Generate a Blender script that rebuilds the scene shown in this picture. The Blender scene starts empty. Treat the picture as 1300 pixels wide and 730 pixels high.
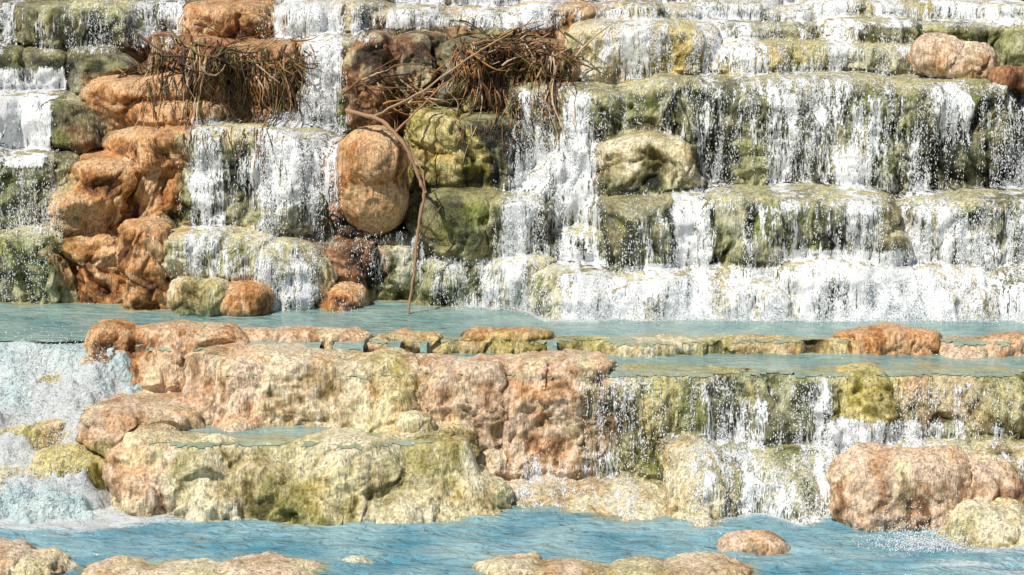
import bpy, math, random, time
import numpy as np
from mathutils import Vector
from mathutils.bvhtree import BVHTree
T0=time.time()
rng=np.random.default_rng(7); random.seed(12)
scene=bpy.context.scene
# ---------------------------------------------------------------- camera
CAM=(0.0,-30.0,5.3); PITCH=math.radians(9.35); F=3000.0
sa,ca=math.sin(PITCH),math.cos(PITCH)
def S(px,py,y):
    """survey: sight line + known depth y -> world (x,z)"""
    u=(px-650)/F; v=(365-py)/F
    t=(y-CAM[1])/(ca+v*sa)
    return t*u, CAM[2]+t*(-sa+v*ca)
cd=bpy.data.cameras.new("camera"); cam=bpy.data.objects.new("camera",cd); scene.collection.objects.link(cam)
cam.location=CAM; cam.rotation_euler=(math.pi/2-PITCH,0,0)
cd.sensor_width=36; cd.lens=36*F/1300; cd.clip_end=1000; cd.clip_start=0.5
scene.camera=cam
# ---------------------------------------------------------------- noise
def _hash(ix,iy,iz,s):
    h=ix*np.uint32(374761393)+iy*np.uint32(668265263)+iz*np.uint32(2246822519)+np.uint32(s*3266489917&0xffffffff)
    h^=h>>np.uint32(13); h*=np.uint32(1274126177); h^=h>>np.uint32(16); h*=np.uint32(2654435761); h^=h>>np.uint32(15)
    return h.astype(np.float32)*np.float32(1/4294967295.0)
def _cell(p):
    i=np.floor(p); f=(p-i).astype(np.float32); u=(i.astype(np.int32)).view(np.uint32)
    return u,f
def vn(p,s=0):
    i,f=_cell(p); f=f*f*(3-2*f); r=0
    X=[i[:,0],i[:,0]+np.uint32(1)];Y=[i[:,1],i[:,1]+np.uint32(1)];Z=[i[:,2],i[:,2]+np.uint32(1)]
    for a in (0,1):
        wa=f[:,0] if a else 1-f[:,0]
        for b in (0,1):
            wb=wa*(f[:,1] if b else 1-f[:,1])
            for c in (0,1):
                r=r+wb*(f[:,2] if c else 1-f[:,2])*_hash(X[a],Y[b],Z[c],s)
    return r
def fbm(p,o=4,s=0,g=0.5):
    r=0;a=1;t=0;q=np.array(p,dtype=np.float64)
    for k in range(o):
        r=r+a*(vn(q,s+k*7)*2-1); t+=a; a*=g; q=q*2.03+17.1
    return r/t
def ridge(p,o=4,s=0,g=.5):
    r=0;a=1;t=0;q=np.array(p,dtype=np.float64)
    for k in range(o):
        r=r+a*(1-np.abs(vn(q,s+k*7)*2-1)*2); t+=a; a*=g; q=q*2.07+11.3
    return r/t
def worley(p,s=0):
    i,f=_cell(p); F1=np.full(len(p),9.0,np.float32); F2=F1.copy()
    for a in (-1,0,1):
        for b in (-1,0,1):
            for c in (-1,0,1):
                x,y,z=i[:,0]+np.uint32(a&0xffffffff),i[:,1]+np.uint32(b&0xffffffff),i[:,2]+np.uint32(c&0xffffffff)
                d=np.sqrt((a+_hash(x,y,z,s+1)-f[:,0])**2+(b+_hash(x,y,z,s+2)-f[:,1])**2+(c+_hash(x,y,z,s+3)-f[:,2])**2)
                F2=np.where(d<F1,F1,np.minimum(F2,d)); F1=np.minimum(F1,d)
    return F1,F2
def ss(a,b,x):
    t=np.clip((x-a)/(b-a),0,1); return t*t*(3-2*t)
# ---------------------------------------------------------------- mesh helper
def mk(name,V,Fc,mat=None,smooth=True,attrs=None):
    me=bpy.data.meshes.new(name); V=np.asarray(V,np.float32); Fc=np.asarray(Fc,np.int32)
    n,k=Fc.shape
    me.vertices.add(len(V)); me.vertices.foreach_set("co",V.ravel())
    me.loops.add(n*k); me.loops.foreach_set("vertex_index",Fc.ravel())
    me.polygons.add(n); me.polygons.foreach_set("loop_start",np.arange(0,n*k,k,dtype=np.int32))
    me.update(calc_edges=True)
    me.polygons.foreach_set("use_smooth",np.full(n,smooth))
    for an,av in (attrs or {}).items():
        if av.ndim==2:
            at=me.attributes.new(an,'FLOAT_COLOR','POINT')
            c=np.ones((len(V),4),np.float32); c[:,:3]=av; at.data.foreach_set("color",c.ravel())
        else:
            at=me.attributes.new(an,'FLOAT','POINT'); at.data.foreach_set("value",av.astype(np.float32))
    ob=bpy.data.objects.new(name,me); scene.collection.objects.link(ob)
    if mat: me.materials.append(mat)
    return ob
def prune(V,fc,keep):
    fc=fc[keep]; used=np.unique(fc); rm=np.zeros(len(V),np.int64); rm[used]=np.arange(len(used)); return used,rm[fc]
def grid_faces(nx,ny):
    i=np.arange(nx-1)[:,None]*ny+np.arange(ny-1)[None,:]
    return np.stack([i,i+ny,i+ny+1,i+1],-1).reshape(-1,4)
# ---------------------------------------------------------------- materials
def newmat(name):
    m=bpy.data.materials.new(name); m.use_nodes=True; nt=m.node_tree; nt.nodes.clear()
    o=nt.nodes.new("ShaderNodeOutputMaterial"); return m,nt,nt.nodes,nt.links,o
def N(ns,t,**k):
    n=ns.new(t)
    for a,b in k.items(): setattr(n,a,b)
    return n
def rock_material():
    m,nt,ns,L,o=newmat("wet_travertine")
    b=N(ns,"ShaderNodeBsdfPrincipled"); L.new(b.outputs[0],o.inputs[0])
    at=N(ns,"ShaderNodeAttribute",attribute_name="Col"); wet=N(ns,"ShaderNodeAttribute",attribute_name="wet")
    tc=N(ns,"ShaderNodeNewGeometry")
    n1=N(ns,"ShaderNodeTexNoise"); n1.inputs["Scale"].default_value=15; n1.inputs["Detail"].default_value=8; n1.inputs["Roughness"].default_value=.66; n1.inputs["Distortion"].default_value=.6
    L.new(tc.outputs["Position"],n1.inputs["Vector"])
    mp=N(ns,"ShaderNodeMapping"); mp.inputs["Scale"].default_value=(34,34,4.5); L.new(tc.outputs["Position"],mp.inputs["Vector"])
    n2=N(ns,"ShaderNodeTexNoise"); n2.inputs["Scale"].default_value=1; n2.inputs["Detail"].default_value=5; n2.inputs["Distortion"].default_value=.6; L.new(mp.outputs[0],n2.inputs["Vector"])
    ad=N(ns,"ShaderNodeMath",operation='ADD'); L.new(n1.outputs[0],ad.inputs[0]); L.new(n2.outputs[0],ad.inputs[1])
    mr=N(ns,"ShaderNodeMapRange"); mr.inputs[1].default_value=.75; mr.inputs[2].default_value=1.25; mr.inputs[3].default_value=.36; mr.inputs[4].default_value=1.42
    L.new(ad.outputs[0],mr.inputs[0])
    mx=N(ns,"ShaderNodeVectorMath",operation='SCALE'); L.new(at.outputs["Color"],mx.inputs[0]); L.new(mr.outputs[0],mx.inputs["Scale"])
    L.new(mx.outputs[0],b.inputs["Base Color"])
    r=N(ns,"ShaderNodeMapRange"); r.inputs[3].default_value=.7; r.inputs[4].default_value=.2; L.new(wet.outputs["Fac"],r.inputs[0]); L.new(r.outputs[0],b.inputs["Roughness"])
    bp=N(ns,"ShaderNodeBump"); bp.inputs["Strength"].default_value=.9; bp.inputs["Distance"].default_value=.04
    L.new(ad.outputs[0],bp.inputs["Height"]); L.new(bp.outputs[0],b.inputs["Normal"])
    return m
ROCK=rock_material()
# ---------------------------------------------------------------- rock blocks
PAL={'O':[(.74,.46,.24),(.55,.245,.07),(.13,.048,.015)],
     'T':[(.80,.61,.44),(.60,.36,.19),(.20,.10,.04)],
     'C':[(.82,.74,.52),(.58,.48,.24),(.18,.14,.04)],
     'Y':[(.70,.60,.26),(.37,.31,.055),(.06,.065,.013)],
     'G':[(.46,.46,.24),(.085,.105,.02),(.008,.013,.004)],
     'W':[(.72,.70,.50),(.23,.25,.09),(.025,.034,.012)],
     'D':[(.22,.21,.10),(.035,.042,.012),(.005,.007,.003)],
     'B':[(.40,.21,.10),(.14,.062,.022),(.02,.012,.006)]}
KEYS=list(PAL)
def block(px0,px1,py0,py1,y,typ,depth=1.5,lean=-.03,e1=.5,e2=.75,down=.25):
    x0,zt=S(px0,py0,y+.12); x1,_=S(px1,py0,y+.12); _,zb=S(px0,py1,y); zb-=down
    return dict(c=((x0+x1)/2,y+depth/2,(zt+zb)/2),r=((x1-x0)/2,depth/2,(zt-zb)/2),e1=e1,e2=e2,lean=lean,t=typ)
def wblock(x0,x1,y0,y1,z0,z1,typ,e=.25):
    return dict(c=((x0+x1)/2,(y0+y1)/2,(z0+z1)/2),r=((x1-x0)/2,(y1-y0)/2,(z1-z0)/2),e1=e,e2=e,lean=0,t=typ)
def lobes(px0,px1,py0,py1,y,typ,n,jy=.2,jz=8,slope=0,yslope=0,ov=.0,**k):
    out=[]; w=(px1-px0)/n
    for i in range(n):
        c=px0+w*(i+.5)+random.uniform(-.2,.2)*w; f=(c-px0)/(px1-px0)
        hw=w*(random.uniform(.62,.95)+ov); t=typ[random.randrange(len(typ))] if len(typ)<4 or n>8 else typ[i%len(typ)]
        l=max(c-hw,px0) if i==0 else c-hw
        r=min(c+hw,px1) if i==n-1 else c+hw
        out.append(block(l,r,py0+slope*f+random.uniform(-jz,jz)*.5,py1,y+yslope*f+random.uniform(-jy,jy),t,**k))
    return out
def sq(bl,nu=56,nv=28):
    th=np.linspace(-math.pi,math.pi,nu,endpoint=False); ph=np.linspace(-math.pi/2,math.pi/2,nv)
    P,Tt=np.meshgrid(ph,th,indexing='ij')
    f=lambda v,e:np.sign(v)*np.abs(v)**e
    x=f(np.cos(P),bl['e1'])*f(np.cos(Tt),bl['e2']); y=f(np.cos(P),bl['e1'])*f(np.sin(Tt),bl['e2']); z=f(np.sin(P),bl['e1'])
    V=np.stack([x,y,z],-1).reshape(-1,3)*np.array(bl['r'])
    V[:,1]-= bl['lean']*(bl['r'][2]-V[:,2])
    V+=np.array(bl['c'])
    fc=[]
    for a in range(nv-1):
        for b in range(nu):
            fc.append((a*nu+b,a*nu+(b+1)%nu,(a+1)*nu+(b+1)%nu,(a+1)*nu+b))
    return V,np.array(fc)
def X_(px,y): return S(px,400,y)[0]
# water-holding lips: (x0,x1,y_lip,z_lip,noise,width)
LIPS=[(X_(280,-1.7),9.5,-1.72,.01,.02,.25),(X_(235,-2.6),X_(560,-2.6),-2.78,-.05,.05,.3),(X_(540,-2.9),9.5,-2.95,-.185,.02,.25),
      (X_(190,-4),X_(600,-4),-4.02,-.73,.04,.3)]
def build_rock(name,blocks,voxel,amp=1.0,terrace=False,seed=0,wet=.65,lump=1.0):
    Vs=[];Fs=[];o=0
    for b in blocks:
        v,f=sq(b); Vs.append(v);Fs.append(f+o);o+=len(v)
    ob=mk(name+"_src",np.concatenate(Vs),np.concatenate(Fs))
    md=ob.modifiers.new("r",'REMESH'); md.mode='VOXEL'; md.voxel_size=voxel; md.adaptivity=0
    sm=ob.modifiers.new("s",'SMOOTH'); sm.factor=.5; sm.iterations=12
    dg=bpy.context.evaluated_depsgraph_get(); me=bpy.data.meshes.new_from_object(ob.evaluated_get(dg))
    bpy.data.objects.remove(ob,do_unlink=True)
    n=len(me.vertices); P=np.empty(n*3,np.float32); me.vertices.foreach_get("co",P); P=P.reshape(-1,3).astype(np.float64)
    nr=np.empty(n*3,np.float32); me.vertex_normals.foreach_get("vector",nr); nr=nr.reshape(-1,3)
    fc=np.empty(len(me.polygons)*4,np.int32); me.loops.foreach_get("vertex_index",fc); fc=fc.reshape(-1,4)
    bpy.data.meshes.remove(me)
    if terrace:
        bad=(P[:,1]>6.5)|(P[:,2]<-2.3)|(np.abs(P[:,0])>9.6)|(nr[:,2]<-.93)
        used,fc=prune(P,fc,~bad[fc].any(1)); P=P[used]; nr=nr[used]; n=len(P)
    steep=1-np.clip(nr[:,2],0,1)**2
    k=(.25+.75*steep) if terrace else np.ones(n)
    warp=np.stack([fbm(P*2.2,3,40+seed),fbm(P*2.2,3,50+seed),fbm(P*2.2,3,60+seed)],-1)*.25
    Q=P+warp
    F1,F2=worley(Q*np.array([2.1,2.1,1.7]),5+seed)
    flute=ridge(Q*np.array([4.5,4.5,.8]),3,21+seed)
    big=fbm(P*1.1,2,31+seed); mid=ridge(Q*3.2,4,81+seed,.5); fine=fbm(P*13,3,71+seed,.6)
    low=ss(.2,-.2,P[:,2]) if terrace else 0
    d=.16*big+.15*(.55-F1)*lump+(.08+.03*low)*mid+.09*flute*steep+.03*fine
    crack=ss(.08,.0,F2-F1)*.035*lump
    d-=crack*steep
    d*=amp*k
    Pn=P+nr*d[:,None]
    if terrace:
        hv=np.stack([fbm(P*1.1,3,401),fbm(P*1.1,3,411),.16*fbm(P*1.1,2,421)],-1)*.38
        Pn+=hv*ss(.1,.6,P[:,2])[:,None]
        lv=fbm(P*np.array([1.5,1.5,.9]),3,431)*.30; Pn[:,1]+=lv*ss(-.05,-.45,P[:,2])*ss(-5.6,-5.,P[:,1])
        lz=fbm(P*np.array([1.2,1.2,.4]),3,441)*.16; Pn[:,2]+=lz*ss(-.55,-.8,P[:,2])*ss(-5.6,-5.,P[:,1])
        for (x0,x1,yl,zl,na,w) in LIPS:
            yy=yl+.1*fbm(np.stack([Pn[:,0]*1.3,0*Pn[:,0],0*Pn[:,0]],-1),2,501)
            mm=ss(x0-.1,x0+.1,Pn[:,0])*ss(x1+.1,x1-.1,Pn[:,0])*ss(yy-.10,yy+.03,Pn[:,1])*ss(yy+w,yy+w-.12,Pn[:,1])*(Pn[:,2]>zl-.45)*ss(-.1,.35,nr[:,2])
            tg=zl+na*fbm(Pn*np.array([2.2,2.2,0]),3,511)*2+.012*fine
            Pn[:,2]+=mm*np.maximum(0,tg-Pn[:,2])
    # colours
    W=np.zeros((len(KEYS),n)); 
    wp=P+warp*1.5
    for b in blocks:
        c=np.array(b['c']);r=np.array(b['r'])
        lo=c-r-.7;hi_=c+r+.7; lo[1]-=abs(b['lean'])*2*r[2]
        idx=np.nonzero(((wp>lo)&(wp<hi_)).all(1))[0]
        if len(idx)==0: continue
        q=wp[idx]-c; q[:,1]+=b['lean']*(r[2]-q[:,2])
        dd=np.sqrt((np.maximum(np.abs(q)-r*.85,0)**2).sum(1))
        w=np.exp(-dd*9)/(.2+r.min())
        W[KEYS.index(b['t'])][idx]+=w**2
    W[KEYS.index('C')]+=1e-6
    W/=W.sum(0); K=KEYS.index
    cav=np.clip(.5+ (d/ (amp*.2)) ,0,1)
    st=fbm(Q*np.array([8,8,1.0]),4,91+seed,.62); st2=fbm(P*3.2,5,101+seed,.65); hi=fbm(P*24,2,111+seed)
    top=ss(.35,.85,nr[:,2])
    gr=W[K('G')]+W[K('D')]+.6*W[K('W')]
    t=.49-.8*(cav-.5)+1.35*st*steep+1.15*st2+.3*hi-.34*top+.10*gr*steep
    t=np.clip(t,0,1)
    col=np.zeros((n,3))
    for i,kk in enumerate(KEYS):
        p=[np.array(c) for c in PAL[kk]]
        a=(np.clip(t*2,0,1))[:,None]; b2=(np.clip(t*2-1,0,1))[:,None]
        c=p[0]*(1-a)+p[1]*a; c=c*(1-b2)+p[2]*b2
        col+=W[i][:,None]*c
    rs=ss(.12,.45,fbm(P*3.1+9,4,131+seed))*.45
    col=col*(1-rs[:,None])+col*np.array([1.2,.85,.5])*rs[:,None]
    ms=ss(.08,.36,fbm(P*np.array([2.4,2.4,1.6])+3,4,161+seed))*.75*(W[K('G')]+W[K('D')]+.4*W[K('W')])*(.4+.6*steep)
    col=col*(1-ms[:,None])+np.array([.17,.20,.02])*(1.3-t[:,None])*ms[:,None]
    gp=ss(.10,.4,fbm(P*np.array([2.2,2.2,1.4])-5,4,141+seed))*.6*(.8*W[K('C')]+W[K('Y')]+W[K('W')]+.25*W[K('O')]*terrace+.4*W[K('T')]*terrace)
    ga=np.array([.25,.24,.045])*(1.3-t[:,None])
    col=col*(1-gp[:,None])+ga*gp[:,None]
    cr=ss(.16,.44,fbm(P*np.array([3.5,3.5,2])+31,5,151+seed,.6))*.65*(1-.9*W[K('D')]-.75*W[K('G')]-.6*W[K('O')])
    cr=np.maximum(cr,top*.42*(W[K('G')]+W[K('W')]+.3*W[K('D')])*terrace*ss(.1,.4,P[:,2]))
    col=col*(1-cr[:,None])+np.array([.76,.68,.40])*cr[:,None]*(1.15-.75*t[:,None])
    vs=ss(.18,.42,fbm(Q*np.array([6,6,.7])+7,4,181+seed,.6))*.4*steep*(gr+.4*W[K('C')]+.35*W[K('T')])*terrace
    col=col*(1-vs[:,None])+np.array([.68,.68,.54])*vs[:,None]
    dk=ss(.03,.40,fbm(P*np.array([1.9,1.9,1.1])+13,4,171+seed,.6)+.25*st)*.68*(gr+.4*W[K('Y')]+.2*W[K('C')]+.3*W[K('T')]+.2*W[K('O')])*(.35+.65*steep)
    col*=(1-dk[:,None])
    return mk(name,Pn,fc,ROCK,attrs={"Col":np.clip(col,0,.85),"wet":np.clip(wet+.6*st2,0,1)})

B=[]
# solid hill core
B+=[wblock(-12,12,1.5,9,-1,.75,'G'),wblock(-12,12,2.2,9,-1,1.7,'G'),wblock(-12,12,3.0,9,-1,2.45,'G'),
    wblock(-12,12,3.7,9,-1,3.1,'W'),wblock(-12,12,4.9,9.5,-1,3.65,'W'),wblock(-12,12,6.4,9.5,-1,4.3,'C')]
# --- top tiers
B+=lobes(-300,250,2,60,3.7,'DDG',7); B+=lobes(235,350,2,60,3.5,'OB',2); B+=lobes(350,480,4,40,3.4,'WC',2)
B+=lobes(470,700,12,60,3.5,'WOGO',4,jz=12); B+=lobes(640,900,8,40,3.6,'COGC',4,jz=12); B+=lobes(880,1600,4,40,3.8,'GWY',8,jz=12)
B+=lobes(-300,1600,-30,30,4.8,'GWO',16)
# --- tier 3
B+=lobes(-300,170,64,190,3.0,'DGD',6); B+=lobes(-300,100,120,190,2.3,'GW',4)
B+=lobes(180,392,48,150,2.5,'BBO',4,jz=16); B+=[block(100,190,100,190,2.15,'O'),block(120,300,128,200,1.95,'O'),block(160,260,95,170,2.2,'O')]
B+=[block(40,115,130,200,2.0,'D')]
B+=lobes(385,470,45,150,2.8,'WG',2); B+=lobes(462,560,42,140,2.5,'OB',2); B+=lobes(560,725,50,150,2.5,'BD',3,jz=14)
B+=lobes(715,925,28,110,2.75,'YGC',3,jz=8,ov=.15); B+=lobes(915,1245,52,110,2.55,'YGWG',4,jz=8,ov=.15); B+=lobes(900,1180,28,70,3.1,'GWYG',4)
B+=lobes(1160,1700,30,110,3.0,'YGG',6)
# --- tier 2
B+=lobes(-300,82,192,295,1.5,'GD',5)
B+=[block(108,255,165,225,1.35,'O'),block(72,160,200,292,1.1,'O'),block(140,245,208,292,1.25,'O')]
B+=lobes(225,440,165,310,1.15,'GWG',3,slope=8,ov=.15); B+=[block(420,470,180,300,1.1,'B')]
B+=[block(536,600,140,250,1.4,'Y'),block(580,665,150,250,1.55,'D')]
B+=lobes(655,900,108,255,1.85,'GGGG',4); B+=lobes(790,1310,100,255,1.75,'GDGG',6,jy=.18,ov=.3,jz=6); B+=lobes(1290,1750,105,255,1.8,'GD',5)
B+=[block(748,890,172,270,1.25,'C',e1=.6,e2=.8),block(660,760,190,330,1.5,'G'),block(700,770,160,250,1.6,'G')]
# --- tier 1
B+=lobes(-300,97,290,385,.95,'DG',5); B+=[block(90,162,290,390,.85,'O')]
B+=[block(150,222,283,398,.3,'O'),*lobes(205,412,286,395,.6,'WGW',3,slope=26,ov=.15)]
B+=[block(410,480,298,398,.95,'B'),block(455,545,300,398,1.15,'W'),block(410,455,365,398,.35,'O')]
B+=[block(534,640,246,340,.85,'D'),block(590,695,252,350,.8,'G'),*lobes(530,690,328,400,.55,'WGW',3)]
B+=lobes(676,1010,350,410,0.05,'WGWCG',5,jz=14,lean=.4,ov=.2); B+=lobes(690,800,290,360,.75,'WG',2)
B+=lobes(755,900,258,352,.55,'GDG',3,slope=-6,ov=.2); B+=lobes(885,1128,250,352,.4,'GYG',3,jy=.12,ov=.3); B+=[block(930,1005,360,408,-.25,'C'),block(880,1010,335,408,.1,'G')]
B+=lobes(1065,1145,285,350,.5,'C',2); B+=lobes(1000,1400,338,412,-.15,'WGCGD',5,jz=14,lean=.35,ov=.2); B+=lobes(1138,1400,250,345,.3,'GWDG',4,slope=4,ov=.25); B+=lobes(1400,1800,250,412,.3,'GD',4)
# --- middle pool bed and lower ledges
B+=[wblock(-4.3,12,-2.55,2.2,-2.4,-.42,'C'),wblock(-12,-4,-1.7,2.2,-2.4,-.42,'C')]
def rim(*a,**k): return lobes(*a,depth=.45,e1=.6,e2=.7,down=.2,lean=0.1,**k)
B+=lobes(104,300,414,516,-2.1,'TOT',3,jy=.06,depth=.7,lean=.35,slope=6,ov=.2); B+=rim(280,470,421,452,-1.78,'OTTO',n=4,jy=.05,ov=.2)
B+=rim(450,1070,434,456,-1.78,'TYCY',n=11,jy=.05,jz=4,ov=.2); B+=[block(585,700,420,452,-1.75,'O',depth=.45,down=.1,lean=0),block(480,560,423,450,-1.75,'O',depth=.4,down=.1,lean=0)]
B+=[block(1060,1190,420,448,-1.75,'O',depth=.45,down=.1,lean=0),block(1240,1330,428,460,-1.9,'O',depth=.5,down=.1,lean=0)]; B+=rim(1190,1300,434,452,-1.78,'T',n=3,ov=.2); B+=rim(1290,1700,434,455,-1.78,'TY',n=6,ov=.2)
B+=lobes(236,480,446,542,-2.78,'TTCT',4,slope=4,lean=.5,jy=.14,ov=.2,depth=.7); B+=lobes(430,600,454,545,-2.88,'CYTT',4,lean=.5,jy=.14,ov=.2,depth=.6)
B+=lobes(555,765,460,615,-2.98,'T',4,lean=.32,jy=.12,ov=.2,depth=.6,e1=.4); B+=lobes(745,1080,476,600,-2.98,'GYGGG',5,lean=.35,jy=.14,ov=.2,depth=.6,e1=.4)
B+=lobes(1060,1400,476,590,-3.0,'YGTGYG',6,lean=.3,jy=.12,jz=4,ov=.2,depth=.6,e1=.4); B+=lobes(1400,1700,476,590,-3.0,'YG',4,lean=.3,ov=.2,depth=.6,e1=.4); B+=[block(1062,1130,472,590,-3.12,'Y',lean=.3,depth=.7)]
# lower left shelf
B+=[block(150,235,552,640,-3.9,'T',lean=.4,depth=.8,e1=.8,e2=.9),block(210,330,560,652,-4.15,'C',lean=.3,depth=.8,e1=.8,e2=.9),block(290,400,568,652,-4.15,'C',lean=.5,depth=.7,e1=.8,e2=.9),
    block(230,320,600,655,-4.35,'C',lean=.4,depth=.7,e1=.9,e2=.9),block(360,520,560,655,-4.2,'C',lean=.5,depth=.8,e1=.8,e2=.85),block(340,450,605,658,-4.5,'Y',lean=.4,depth=.7,e1=1,e2=1),block(470,600,572,652,-4.05,'Y',lean=.7,depth=.9,e1=.9,e2=.9),
    block(520,640,598,656,-4.1,'C',lean=1.0,depth=.9,e1=1,e2=.9),block(450,560,622,660,-4.5,'C',lean=.6,depth=.7,e1=1,e2=1)]
B+=lobes(100,250,522,570,-3.55,'T',2,lean=.2,ov=.2); B+=[wblock(-4.1,-.8,-3.75,-2.4,-2.2,-.97,'C')]
B+=[block(470,600,545,600,-3.75,'C',depth=.8,lean=.4)]
B+=lobes(600,860,612,664,-3.9,'CTCC',4,lean=1.7,jy=.12,ov=.35,e1=1,e2=1,depth=1.8); B+=lobes(850,1075,562,665,-3.8,'CGYWG',5,lean=.85,slope=6,jy=.2,ov=.25,e1=.85,jz=16); B+=lobes(900,1350,566,660,-3.65,'CG',4,lean=.5,ov=.2); B+=lobes(1300,1800,560,660,-3.8,'C',4)
B+=[wblock(-4,10,-3.9,-2,-2.6,-1.35,'C')]
# left chute shelf stones
B+=[block(40,125,468,515,-2.35,'Y',depth=.7),block(30,150,584,640,-3.9,'Y',depth=.9,e1=.8,e2=.8),block(-60,50,606,650,-4.0,'C',depth=.8,e1=.8,e2=.8),wblock(-12,-4.5,-3.2,-1,-2.4,-.7,'Y')]
# front rim
def fr(a,b,t,y,c): return block(a,b,t+17,790,y,c,depth=.9,e1=.6,e2=.85,down=.2,lean=0.0)
B+=[fr(-60,40,686,-6.9,'T'),fr(10,80,697,-7.0,'C'),fr(90,200,711,-7.0,'T'),fr(150,300,714,-7.05,'C'),fr(260,410,711,-7.0,'T'),fr(600,700,706,-6.95,'C'),fr(655,790,710,-7.0,'T'),fr(760,860,712,-7.05,'C'),fr(830,950,713,-7.1,'T')]
B+=[wblock(-12,12,-9,-7.0,-2.6,-1.75,'C')]
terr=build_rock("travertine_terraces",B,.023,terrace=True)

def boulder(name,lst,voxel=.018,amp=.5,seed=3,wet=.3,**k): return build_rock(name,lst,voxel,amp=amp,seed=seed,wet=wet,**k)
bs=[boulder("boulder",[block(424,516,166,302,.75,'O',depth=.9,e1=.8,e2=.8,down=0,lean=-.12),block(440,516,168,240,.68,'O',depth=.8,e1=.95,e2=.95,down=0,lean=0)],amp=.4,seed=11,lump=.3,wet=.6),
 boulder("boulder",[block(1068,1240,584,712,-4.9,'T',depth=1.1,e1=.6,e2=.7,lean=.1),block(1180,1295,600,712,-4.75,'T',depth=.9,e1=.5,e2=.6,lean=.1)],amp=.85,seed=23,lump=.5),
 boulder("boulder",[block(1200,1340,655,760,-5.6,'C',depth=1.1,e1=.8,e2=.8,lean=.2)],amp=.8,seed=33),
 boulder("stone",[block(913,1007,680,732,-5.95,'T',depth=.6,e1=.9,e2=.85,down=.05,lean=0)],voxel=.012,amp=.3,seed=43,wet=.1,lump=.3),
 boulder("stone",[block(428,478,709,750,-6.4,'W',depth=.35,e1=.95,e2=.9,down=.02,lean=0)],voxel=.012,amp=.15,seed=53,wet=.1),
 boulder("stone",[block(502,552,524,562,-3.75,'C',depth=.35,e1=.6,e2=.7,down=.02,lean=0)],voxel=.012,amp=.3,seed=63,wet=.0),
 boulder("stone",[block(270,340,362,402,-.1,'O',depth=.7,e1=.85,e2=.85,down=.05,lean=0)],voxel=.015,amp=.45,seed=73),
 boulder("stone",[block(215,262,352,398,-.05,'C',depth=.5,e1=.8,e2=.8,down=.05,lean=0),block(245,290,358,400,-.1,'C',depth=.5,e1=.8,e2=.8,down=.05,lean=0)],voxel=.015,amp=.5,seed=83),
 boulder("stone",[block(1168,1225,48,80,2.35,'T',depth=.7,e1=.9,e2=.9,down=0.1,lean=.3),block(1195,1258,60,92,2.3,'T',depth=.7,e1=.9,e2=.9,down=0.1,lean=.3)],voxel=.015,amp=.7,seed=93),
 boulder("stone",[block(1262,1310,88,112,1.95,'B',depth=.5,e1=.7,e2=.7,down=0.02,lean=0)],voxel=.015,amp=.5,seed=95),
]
# ---------------------------------------------------------------- surface maps
dg=bpy.context.evaluated_depsgraph_get()
bvhs=[BVHTree.FromObject(o,dg) for o in [terr]+bs[:1]]
def ymap(x0,x1,z0,z1,res,ystart):
    xs=np.arange(x0,x1,res); zs=np.arange(z1,z0,-res); Y=np.full((len(xs),len(zs)),9.0)
    d=Vector((0,1,0))
    for bv in bvhs:
        for i,x in enumerate(xs):
            for j,z in enumerate(zs):
                h=bv.ray_cast(Vector((x,ystart,z)),d)
                if h[0] is not None and h[0].y<Y[i,j]: Y[i,j]=h[0].y
    return xs,zs,Y
xs,zs,YM=ymap(-7.4,7.4,-.05,4.1,.025,-.95)
xs2,zs2,YM2=ymap(-3.2,7.4,-1.55,-.1,.025,-5.0)
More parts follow.
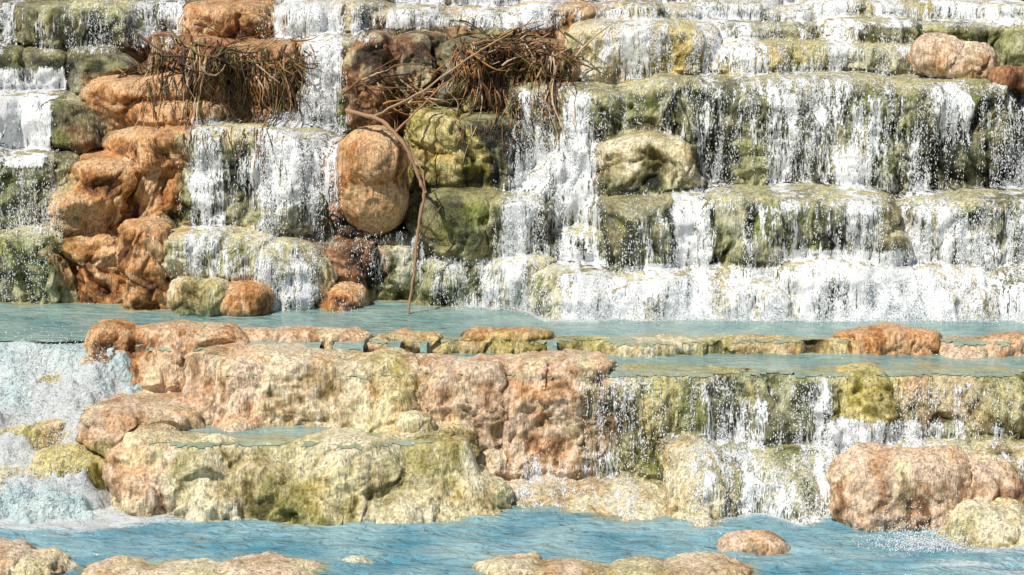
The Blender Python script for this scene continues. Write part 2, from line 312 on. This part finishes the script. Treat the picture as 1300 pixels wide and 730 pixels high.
# ---------------------------------------------------------------- water pools
def water_mat(name,c1,c2,bumpd=.05,sc=(5,9,5)):
    m,nt,ns,L,o=newmat(name); b=N(ns,"ShaderNodeBsdfPrincipled"); L.new(b.outputs[0],o.inputs[0])
    g=N(ns,"ShaderNodeNewGeometry"); mp=N(ns,"ShaderNodeMapping"); mp.inputs["Scale"].default_value=sc; L.new(g.outputs["Position"],mp.inputs["Vector"])
    n=N(ns,"ShaderNodeTexNoise"); n.inputs["Scale"].default_value=1; n.inputs["Detail"].default_value=5; n.inputs["Roughness"].default_value=.55; n.inputs["Distortion"].default_value=.6; L.new(mp.outputs[0],n.inputs["Vector"])
    n2=N(ns,"ShaderNodeTexNoise"); n2.inputs["Scale"].default_value=1.3; n2.inputs["Detail"].default_value=4; L.new(g.outputs["Position"],n2.inputs["Vector"])
    cr=N(ns,"ShaderNodeMix",data_type='RGBA'); cr.inputs[6].default_value=(*c1,1); cr.inputs[7].default_value=(*c2,1)
    mr=N(ns,"ShaderNodeMapRange"); mr.inputs[1].default_value=.35; mr.inputs[2].default_value=.65; L.new(n2.outputs[0],mr.inputs[0]); L.new(mr.outputs[0],cr.inputs[0])
    sh=N(ns,"ShaderNodeAttribute",attribute_name="shallow"); ms=N(ns,"ShaderNodeMix",data_type='RGBA'); L.new(sh.outputs["Fac"],ms.inputs[0]); L.new(cr.outputs[2],ms.inputs[6]); ms.inputs[7].default_value=(.38,.34,.15,1)
    fa=N(ns,"ShaderNodeAttribute",attribute_name="foam")
    n3=N(ns,"ShaderNodeTexNoise"); n3.inputs["Scale"].default_value=18; n3.inputs["Detail"].default_value=7; n3.inputs["Roughness"].default_value=.75; L.new(g.outputs["Position"],n3.inputs["Vector"])
    a=N(ns,"ShaderNodeMath",operation='ADD'); L.new(fa.outputs["Fac"],a.inputs[0]); L.new(n3.outputs[0],a.inputs[1])
    r2=N(ns,"ShaderNodeMapRange"); r2.inputs[1].default_value=.85; r2.inputs[2].default_value=1.15; L.new(a.outputs[0],r2.inputs[0])
    m2=N(ns,"ShaderNodeMix",data_type='RGBA'); L.new(r2.outputs[0],m2.inputs[0]); L.new(ms.outputs[2],m2.inputs[6]); m2.inputs[7].default_value=(.8,.84,.85,1)
    L.new(m2.outputs[2],b.inputs["Base Color"]); 
    r3=N(ns,"ShaderNodeMapRange"); r3.inputs[3].default_value=.06; r3.inputs[4].default_value=.7; L.new(r2.outputs[0],r3.inputs[0]); L.new(r3.outputs[0],b.inputs["Roughness"]); b.inputs["IOR"].default_value=1.33
    bp=N(ns,"ShaderNodeBump"); bp.inputs["Strength"].default_value=1; bp.inputs["Distance"].default_value=bumpd; L.new(n.outputs[0],bp.inputs["Height"])
    bp2=N(ns,"ShaderNodeBump"); bp2.inputs["Distance"].default_value=.05; L.new(r2.outputs[0],bp2.inputs["Strength"]); L.new(n3.outputs[0],bp2.inputs["Height"]); L.new(bp.outputs[0],bp2.inputs["Normal"]); L.new(bp2.outputs[0],b.inputs["Normal"])
    return m
WU=water_mat("thermal_water_upper",(.15,.28,.28),(.31,.42,.38),.12,(3.5,7,5))
WL=water_mat("thermal_water_lower",(.09,.27,.36),(.27,.45,.50),.22,(3,6,5))
WR=water_mat("rapids_water",(.36,.52,.54),(.60,.68,.67),.10,(10,10,10))
def pool(name,x0,x1,y0,y1,h,mat,foamf,res=.04,amp=.012,trim=True,film=.06,xfree=-99,yfree=0):
    nx=int((x1-x0)/res);ny=int((y1-y0)/res)
    X,Y=np.meshgrid(np.linspace(x0,x1,nx),np.linspace(y0,y1,ny),indexing='ij')
    Z=h(X,Y)+amp*fbm(np.stack([X.ravel()*2.5,Y.ravel()*6,0*X.ravel()],-1),3,201).reshape(X.shape)
    T=np.full(X.shape,-9.0); d=Vector((0,0,-1)); hm=float(h(X[:1,:1],Y[:1,:1]).max())
    for i in range(nx):
        for j in range(ny):
            hit=bvhs[0].ray_cast(Vector((X[i,j],Y[i,j],hm+1.0)),d)
            if hit[0] is not None: T[i,j]=hit[0].z
    shallow=np.clip(1-(Z-T)/.07,0,1)*.8
    fc=grid_faces(nx,ny)
    if trim:
        ok=T>Z-film
        first=np.where(ok.any(1),ok.argmax(1),0)
        jj=np.arange(ny)[None,:]; inside=jj>=first[:,None]
        nearl=(jj<first[:,None]+int(.12/res))
        Zn=np.where(nearl,np.minimum(Z,T+.012),Z)
        free=(X<xfree); Z=np.where(free,Z,Zn); inside=np.where(free,Y>yfree,inside)
        keep=inside.ravel()[fc].all(1)
    else: keep=np.ones(len(fc),bool)
    V=np.stack([X.ravel(),Y.ravel(),Z.ravel()],-1); used,fc=prune(V,fc,keep)
    return mk(name,V[used],fc,mat,attrs={"foam":foamf(X,Y).ravel()[used],"shallow":shallow.ravel()[used]})
def nz3(X,Y,s,k): return fbm(np.stack([X.ravel()*k[0],Y.ravel()*k[1],0*X.ravel()],-1),4,s).reshape(X.shape)
shore=YM[:,(np.abs(zs-.05)).argmin()]; shore=np.convolve(np.pad(shore,4,'edge'),np.ones(9)/9,'valid')
shore2=YM2[:,(np.abs(zs2+1.42)).argmin()]; shore2=np.convolve(np.pad(np.minimum(shore2,-3),4,'edge'),np.ones(9)/9,'valid')
def foam_up(X,Y):
    ys=np.interp(X.ravel(),xs,shore).reshape(X.shape); dd=ys-Y
    act=.35+.65*ss(-1.6,.4,X)+.2*ss(-4.5,-3,X)*ss(-2,-3,X)
    return .68*np.exp(-np.clip(dd,0,9)/.32)*act+.28*nz3(X,Y,301,(2.5,4))*ss(-1.4,-.3,Y)-.05
def foam_lo(X,Y):
    ys=np.interp(X.ravel(),xs2,shore2).reshape(X.shape); dd=np.clip(ys-Y,0,9)
    return .40*nz3(X,Y,311,(1.3,3))+.65*ss(-3.3,-5.0,X)*ss(-5.8,-4.6,Y)+.5*ss(1.0,3.,X)*np.exp(-dd/.4)+.4*np.exp(-dd/.15)+.4*ss(3.2,5,X)*ss(-5.0,-5.6,Y)
pool("upper_pool_water",-9,9,-2.3,2.2,lambda X,Y:0*X-.0,WU,foam_up,xfree=X_(150,-1.9),yfree=-1.82)
pool("terrace_pool_water",X_(236,-2.5),9,-3.5,-1.45,lambda X,Y:0*X-.155,WU,lambda X,Y:.15*nz3(X,Y,5,(3,3))+.08)
pool("shelf_pool_water",-4.1,-.9,-4.5,-2.9,lambda X,Y:0*X-.74,WU,lambda X,Y:0*X+.05)
pool("lower_pool_water",-9.5,9.5,-8.2,-3.3,lambda X,Y:0*X-1.5,WL,foam_lo,amp=.045,trim=False,res=.05)
def hr(X,Y):
    z=-.03-1.38*ss(-1.75,-4.3,Y)-.35*ss(-4.4,-4.95,Y)
    n=nz3(X,Y,321,(1.8,2.2)); n2=nz3(X,Y,322,(6,8))
    return z+(.2*n+.2*n2+.08)*ss(-1.7,-2.3,Y)-.5*ss(-4.9,-4.2,X)
pool("rapids_water",-9.5,-4.0,-5.0,-1.6,hr,WR,lambda X,Y:.12+.8*nz3(X,Y,331,(1.7,2.5))+.6*ss(-2.0,-2.8,Y)-.2*ss(-3.4,-4.6,Y),res=.025,amp=.03,trim=False)
# ---------------------------------------------------------------- ground
m,nt,ns,L,o=newmat("ground_earth"); b=N(ns,"ShaderNodeBsdfPrincipled"); L.new(b.outputs[0],o.inputs[0]); b.inputs["Roughness"].default_value=.9
n=N(ns,"ShaderNodeTexNoise"); n.inputs["Scale"].default_value=1.5; n.inputs["Detail"].default_value=8; c=N(ns,"ShaderNodeValToRGB"); c.color_ramp.elements[0].color=(.08,.1,.03,1); c.color_ramp.elements[1].color=(.35,.28,.16,1); L.new(n.outputs[0],c.inputs[0]); L.new(c.outputs[0],b.inputs["Base Color"])
mk("ground",[(-300,-300,-2.3),(300,-300,-2.3),(300,400,-2.3),(-300,400,-2.3)],[(0,1,2,3)],m)
# ---------------------------------------------------------------- falling water
def drape(Y,res):
    Yw=Y.copy()-.02
    for j in range(1,Y.shape[1]): Yw[:,j]=np.minimum(Yw[:,j],Yw[:,j-1]+.35*res)
    return Yw
YW=drape(YM,.025); YW2=drape(YM2,.025)
FALLS=[(-40,75,90,195,1,2.6),(150,235,-5,55,1,3.6),(383,432,50,145,1,2.6),(340,480,-5,45,.8,3.4),(225,440,160,310,.74,1.1),(222,412,288,395,.76,.55),
(-40,82,190,290,.45,1.5),(-40,60,290,380,.3,.9),(640,765,120,400,.82,1.3),(530,690,335,398,.65,.6),(770,1125,250,350,.5,.5),(852,900,255,350,1,.5),(680,1010,345,408,.86,0.),
(1000,1320,325,410,.82,0.),(880,1320,108,250,.64,1.7),(1140,1320,250,335,.82,.3),(700,910,100,170,.62,1.8),(715,1130,25,105,.62,2.8),(910,1240,50,105,.58,2.6),(-40,150,-5,62,.6,3.6),(480,720,-5,32,.78,3.6),(700,1320,-5,27,.76,3.8),(440,540,300,398,.45,.9),(620,700,250,345,.65,.8)]
FALLS2=[(740,1060,478,590,.52,-3),(1130,1320,490,580,.52,-3),(860,1075,565,665,.62,-4),(1060,1320,545,600,.9,-3.6),(640,850,610,655,.5,-4.3)]
def dens(X,Z,falls):
    D=np.zeros_like(X); n=fbm(np.stack([X*3,0*X,Z*1.0],-1),3,401)*.2; n2=fbm(np.stack([X*2.2,0*X,Z*1.2],-1),3,405)
    for (a,b,c,d,w,y) in falls:
        x0,zt=S(a,c,y);x1,_=S(b,c,y);_,zb=S(a,d,y)
        D=np.maximum(D,w*ss(x0-.12,x0+.12,X+n)*ss(x1+.12,x1-.12,X+n)*ss(zt+.12,zt-.02,Z+n*.3)*ss(zb-.12,zb,Z))
    return np.clip(D*(1+.75*n2),0,1)
def fall_mat():
    m,nt,ns,L,o=newmat("falling_water")
    g=N(ns,"ShaderNodeNewGeometry"); de=N(ns,"ShaderNodeAttribute",attribute_name="dens")
    def noi(sc,det,r=.6):
        mp=N(ns,"ShaderNodeMapping"); mp.inputs["Scale"].default_value=sc; L.new(g.outputs["Position"],mp.inputs["Vector"])
        n=N(ns,"ShaderNodeTexNoise"); n.inputs["Scale"].default_value=1; n.inputs["Detail"].default_value=det; n.inputs["Roughness"].default_value=r; n.inputs["Distortion"].default_value=.3; L.new(mp.outputs[0],n.inputs["Vector"]); return n
    a=noi((13,5,1.0),5); b=noi((55,30,9),5,.68)
    ad=N(ns,"ShaderNodeMath",operation='ADD'); L.new(a.outputs[0],ad.inputs[0]); L.new(b.outputs[0],ad.inputs[1])
    th=N(ns,"ShaderNodeMapRange"); th.inputs[3].default_value=1.38; th.inputs[4].default_value=.78; L.new(de.outputs["Fac"],th.inputs[0])
    sb=N(ns,"ShaderNodeMath",operation='SUBTRACT'); L.new(ad.outputs[0],sb.inputs[0]); L.new(th.outputs[0],sb.inputs[1])
    mr=N(ns,"ShaderNodeMapRange"); mr.inputs[1].default_value=-.01; mr.inputs[2].default_value=.12; mr.inputs[4].default_value=.97; L.new(sb.outputs[0],mr.inputs[0])
    p=N(ns,"ShaderNodeBsdfPrincipled"); p.inputs["Base Color"].default_value=(.90,.93,.95,1); p.inputs["Roughness"].default_value=.3
    bp=N(ns,"ShaderNodeBump"); bp.inputs["Strength"].default_value=1; bp.inputs["Distance"].default_value=.03; L.new(b.outputs[0],bp.inputs["Height"]); L.new(bp.outputs[0],p.inputs["Normal"])
    tr=N(ns,"ShaderNodeBsdfTransparent"); mx=N(ns,"ShaderNodeMixShader"); L.new(mr.outputs[0],mx.inputs[0]); L.new(tr.outputs[0],mx.inputs[1]); L.new(p.outputs[0],mx.inputs[2]); L.new(mx.outputs[0],o.inputs[0])
    return m
FM=fall_mat()
def sheet(name,xs,zs,YW,falls):
    X,Z=np.meshgrid(xs,zs,indexing='ij'); D=dens(X.ravel(),Z.ravel(),falls)
    Y=YW+.02*fbm(np.stack([X.ravel()*12,0*X.ravel(),Z.ravel()*2],-1),2,411).reshape(X.shape)
    V=np.stack([X.ravel(),Y.ravel(),Z.ravel()],-1); fc=grid_faces(*X.shape)
    used,fc=prune(V,fc,(D[fc].max(1)>.05)&(Y.ravel()[fc].max(1)<8))
    return mk(name,V[used],fc,FM,attrs={"dens":D[used]})
sheet("waterfall",xs,zs,YW,FALLS); sheet("waterfall",xs2,zs2,YW2,FALLS2)
# droplets
m,nt,ns,L,o=newmat("water_droplets"); b=N(ns,"ShaderNodeBsdfPrincipled"); b.inputs["Base Color"].default_value=(.9,.93,.95,1); b.inputs["Roughness"].default_value=.2; L.new(b.outputs[0],o.inputs[0]); DM=m
OV=np.array([(1,0,0),(-1,0,0),(0,1,0),(0,-1,0),(0,0,1),(0,0,-1)],float); OF=np.array([(0,2,4),(2,1,4),(1,3,4),(3,0,4),(2,0,5),(1,2,5),(3,1,5),(0,3,5)])
def drops(name,P,R,el):
    V=P[:,None,:]+OV[None]*np.stack([R,R,R*el],-1)[:,None,:]
    F_=OF[None]+6*np.arange(len(P))[:,None,None]
    return mk(name,V.reshape(-1,3),F_.reshape(-1,3),DM)
def spray(name,xs,zs,YW,falls,n,res=.025):
    x=rng.uniform(xs[0],xs[-1],n*6); z=rng.uniform(zs[-1],zs[0],n*6); D=dens(x,z,falls)
    st=fbm(np.stack([x*13,0*x,z*1.1],-1),3,421)
    keep=rng.random(len(x))<np.clip(D*1.3*ss(-.25,.35,st),0,1)**1.5; x=x[keep];z=z[keep]
    x=x[:n];z=z[:n]
    i=np.clip(((x-xs[0])/res).astype(int),0,len(xs)-1); j=np.clip(((zs[0]-z)/res).astype(int),0,len(zs)-1)
    y=YW[i,j]-rng.exponential(.035,len(x)); ok=y<8
    x,y,z=x[ok],y[ok],z[ok]
    return drops(name,np.stack([x,y,z],-1),rng.uniform(.002,.007,len(x)),rng.uniform(1,4,len(x)))
spray("water_spray",xs,zs,YW,FALLS,56000); spray("water_spray",xs2,zs2,YW2,FALLS2,9000)
n=22000; x=rng.uniform(-8,-4.8,n); y=rng.uniform(-4.6,-2.1,n); z=hr(x,y)+rng.exponential(.09,n)
drops("water_spray",np.stack([x,y,z],-1),rng.uniform(.002,.008,n),rng.uniform(1,1.6,n))
n=9000; x=rng.uniform(-.8,7.2,n); y=np.interp(x,xs,shore)-rng.exponential(.10,n); z=.0+rng.exponential(.06,n)
drops("water_spray",np.stack([x,y,z],-1),rng.uniform(.002,.007,n),rng.uniform(1,1.6,n))
n=2500; x0_,z0_=S(1170,715,-5.7); x=rng.normal(x0_,.28,n); y=rng.normal(-5.7,.12,n); z=-1.5+rng.exponential(.09,n)
drops("water_spray",np.stack([x,y,z],-1),rng.uniform(.002,.008,n),rng.uniform(1,1.6,n))
# ---------------------------------------------------------------- driftwood
m,nt,ns,L,o=newmat("driftwood"); b=N(ns,"ShaderNodeBsdfPrincipled"); b.inputs["Roughness"].default_value=.75; L.new(b.outputs[0],o.inputs[0])
oi=N(ns,"ShaderNodeAttribute",attribute_name="Col"); L.new(oi.outputs["Color"],b.inputs["Base Color"]); WM=m
def tubes(name,paths):
    V=[];Fc=[];C=[];o=0;k=6
    for pts,r0,r1,colr in paths:
        pts=np.array(pts,float); n=len(pts); tg=np.gradient(pts,axis=0); tg/=np.linalg.norm(tg,axis=1)[:,None]+1e-9
        up=np.array([.3,1,.2]); s=np.cross(tg,up); s/=np.linalg.norm(s,axis=1)[:,None]+1e-9; t=np.cross(tg,s)
        r=np.linspace(r0,r1,n)*(1+.15*np.sin(np.arange(n)*1.7))
        a=np.arange(k)*2*math.pi/k
        ring=pts[:,None]+r[:,None,None]*(np.cos(a)[None,:,None]*s[:,None]+np.sin(a)[None,:,None]*t[:,None])
        V.append(ring.reshape(-1,3)); C.append(np.tile(colr,(n*k,1)))
        for i in range(n-1):
            for j in range(k): Fc.append((o+i*k+j,o+i*k+(j+1)%k,o+(i+1)*k+(j+1)%k,o+(i+1)*k+j))
        o+=n*k
    return mk(name,np.concatenate(V),Fc,WM,attrs={"Col":np.concatenate(C)})
def ysurf(x,z):
    i=min(max(int((x-xs[0])/.025),0),len(xs)-1); j=min(max(int((zs[0]-z)/.025),0),len(zs)-1); return YM[i,j]
WC=[(.34,.17,.06),(.2,.09,.035),(.55,.41,.27),(.09,.05,.025),(.05,.03,.015),(.42,.19,.055),(.15,.14,.04),(.04,.025,.012)]
def lipz(x,zt):
    for z in np.arange(zt-.35,zt+.35,.03):
        if ysurf(x,z)>3.0: return z
    return zt+.1
def tangle(name,px0,px1,py0,py1,y,nh,nd):
    paths=[]; x0,zt=S(px0,py0,y); x1,_=S(px1,py0,y); _,zb=S(px0,py1,y)
    for _ in range(nh):
        cx=random.gauss((x0+x1)/2,(x1-x0)*.27); L_=random.uniform(.25,1.0); an=random.uniform(-.7,.7); lz=lipz(cx,zt); cz=lz+random.uniform(-.35,.08); yy=min(ysurf(cx,cz),y+.3)-random.uniform(.0,.2)
        bend=random.uniform(-.14,.14); pts=[]
        for t in np.linspace(-.5,.5,10): pts.append((cx+L_*t*math.cos(an),yy+.1*math.sin(t*4+an*5),cz+L_*t*math.sin(an)+bend*(1-4*t*t)+random.uniform(-.008,.008)))
        paths.append((pts,random.uniform(.007,.02),.004,random.choice(WC)))
    cl=[x0+(x1-x0)*(i+random.random())/12 for i in range(12)]
    for _ in range(nd):
        c=random.choice(cl); x=min(max(random.gauss(c,.08),x0),x1); lz=lipz(x,zt); z=lz+random.uniform(-.35,.04); ln=(.4+.8*abs(math.sin(c*17)))*(zt-zb); zl=z-random.uniform(.3,1.)*ln; dx=random.uniform(-.28,.28); pts=[]; yp=None; ph=random.uniform(0,6)
        for t in np.linspace(0,1,12):
            zz=z+(zl-z)*t; xx=x+dx*t*t+.045*math.sin(t*7+ph); yv=min(ysurf(xx,zz),y+.4)-.02-.06*abs(math.sin(x*31)); yp=yv if yp is None else min(yp+.05,yv); pts.append((xx,yp,zz))
        paths.append((pts,random.uniform(.005,.017),.003,random.choice(WC)))
    return tubes(name,paths)
tangle("root_tangle",185,392,48,165,2.35,38,210); tangle("root_tangle",575,725,50,165,2.35,60,170); 
tangle("root_tangle",460,570,110,165,2.0,26,14)
def branch(pl,r0,r1,col):
    P=[]
    for (px,py,y) in pl: x,z=S(px,py,y); P.append((x,y,z))
    P=np.array(P); t=np.arange(len(P)); tt=np.linspace(0,len(P)-1,len(P)*6)
    Q=np.stack([np.interp(tt,t,P[:,k]) for k in range(3)],-1)
    for _ in range(3): Q[1:-1]=(Q[:-2]+2*Q[1:-1]+Q[2:])/4
    Q+=rng.normal(0,.006,Q.shape); return (Q,r0,r1,col)
tubes("driftwood_branch",[branch([(440,140,1.0),(485,152,.7),(515,185,.5),(532,225,.45),(540,245,.4),(530,290,.35),(526,345,.2),(518,398,.05)],.032,.016,(.34,.2,.11)),
 branch([(540,245,.4),(536,215,.6),(520,190,.9)],.018,.008,(.3,.17,.09)),branch([(526,345,.2),(536,300,.4),(560,262,.6)],.014,.006,(.26,.14,.07)),
 branch([(470,150,.8),(530,120,1.4),(600,70,2.0),(650,40,2.2)],.02,.008,(.42,.28,.16)),branch([(500,170,.8),(560,110,1.6),(580,60,2.1)],.015,.006,(.36,.2,.1))])
# ---------------------------------------------------------------- light
el=math.radians(54); az=math.radians(-42)
sd=Vector((math.sin(az)*math.cos(el),-math.cos(az)*math.cos(el),math.sin(el)))
ld=bpy.data.lights.new("sun",'SUN'); ld.energy=5; ld.angle=math.radians(.5); ld.color=(1,.94,.84); lo=bpy.data.objects.new("sun",ld); scene.collection.objects.link(lo)
lo.rotation_euler=sd.to_track_quat('Z','Y').to_euler()
w=bpy.data.worlds.new("World"); scene.world=w; w.use_nodes=True; nt=w.node_tree; bg=nt.nodes["Background"]
sk=nt.nodes.new("ShaderNodeTexSky"); sk.sky_type='NISHITA'; sk.sun_disc=False; sk.sun_elevation=el; sk.sun_rotation=math.atan2(sd.x,sd.y)
nt.links.new(sk.outputs[0],bg.inputs[0]); bg.inputs[1].default_value=.07
scene.view_settings.view_transform='Standard'; scene.view_settings.look='None'; scene.view_settings.exposure=0
print("done",time.time()-T0)
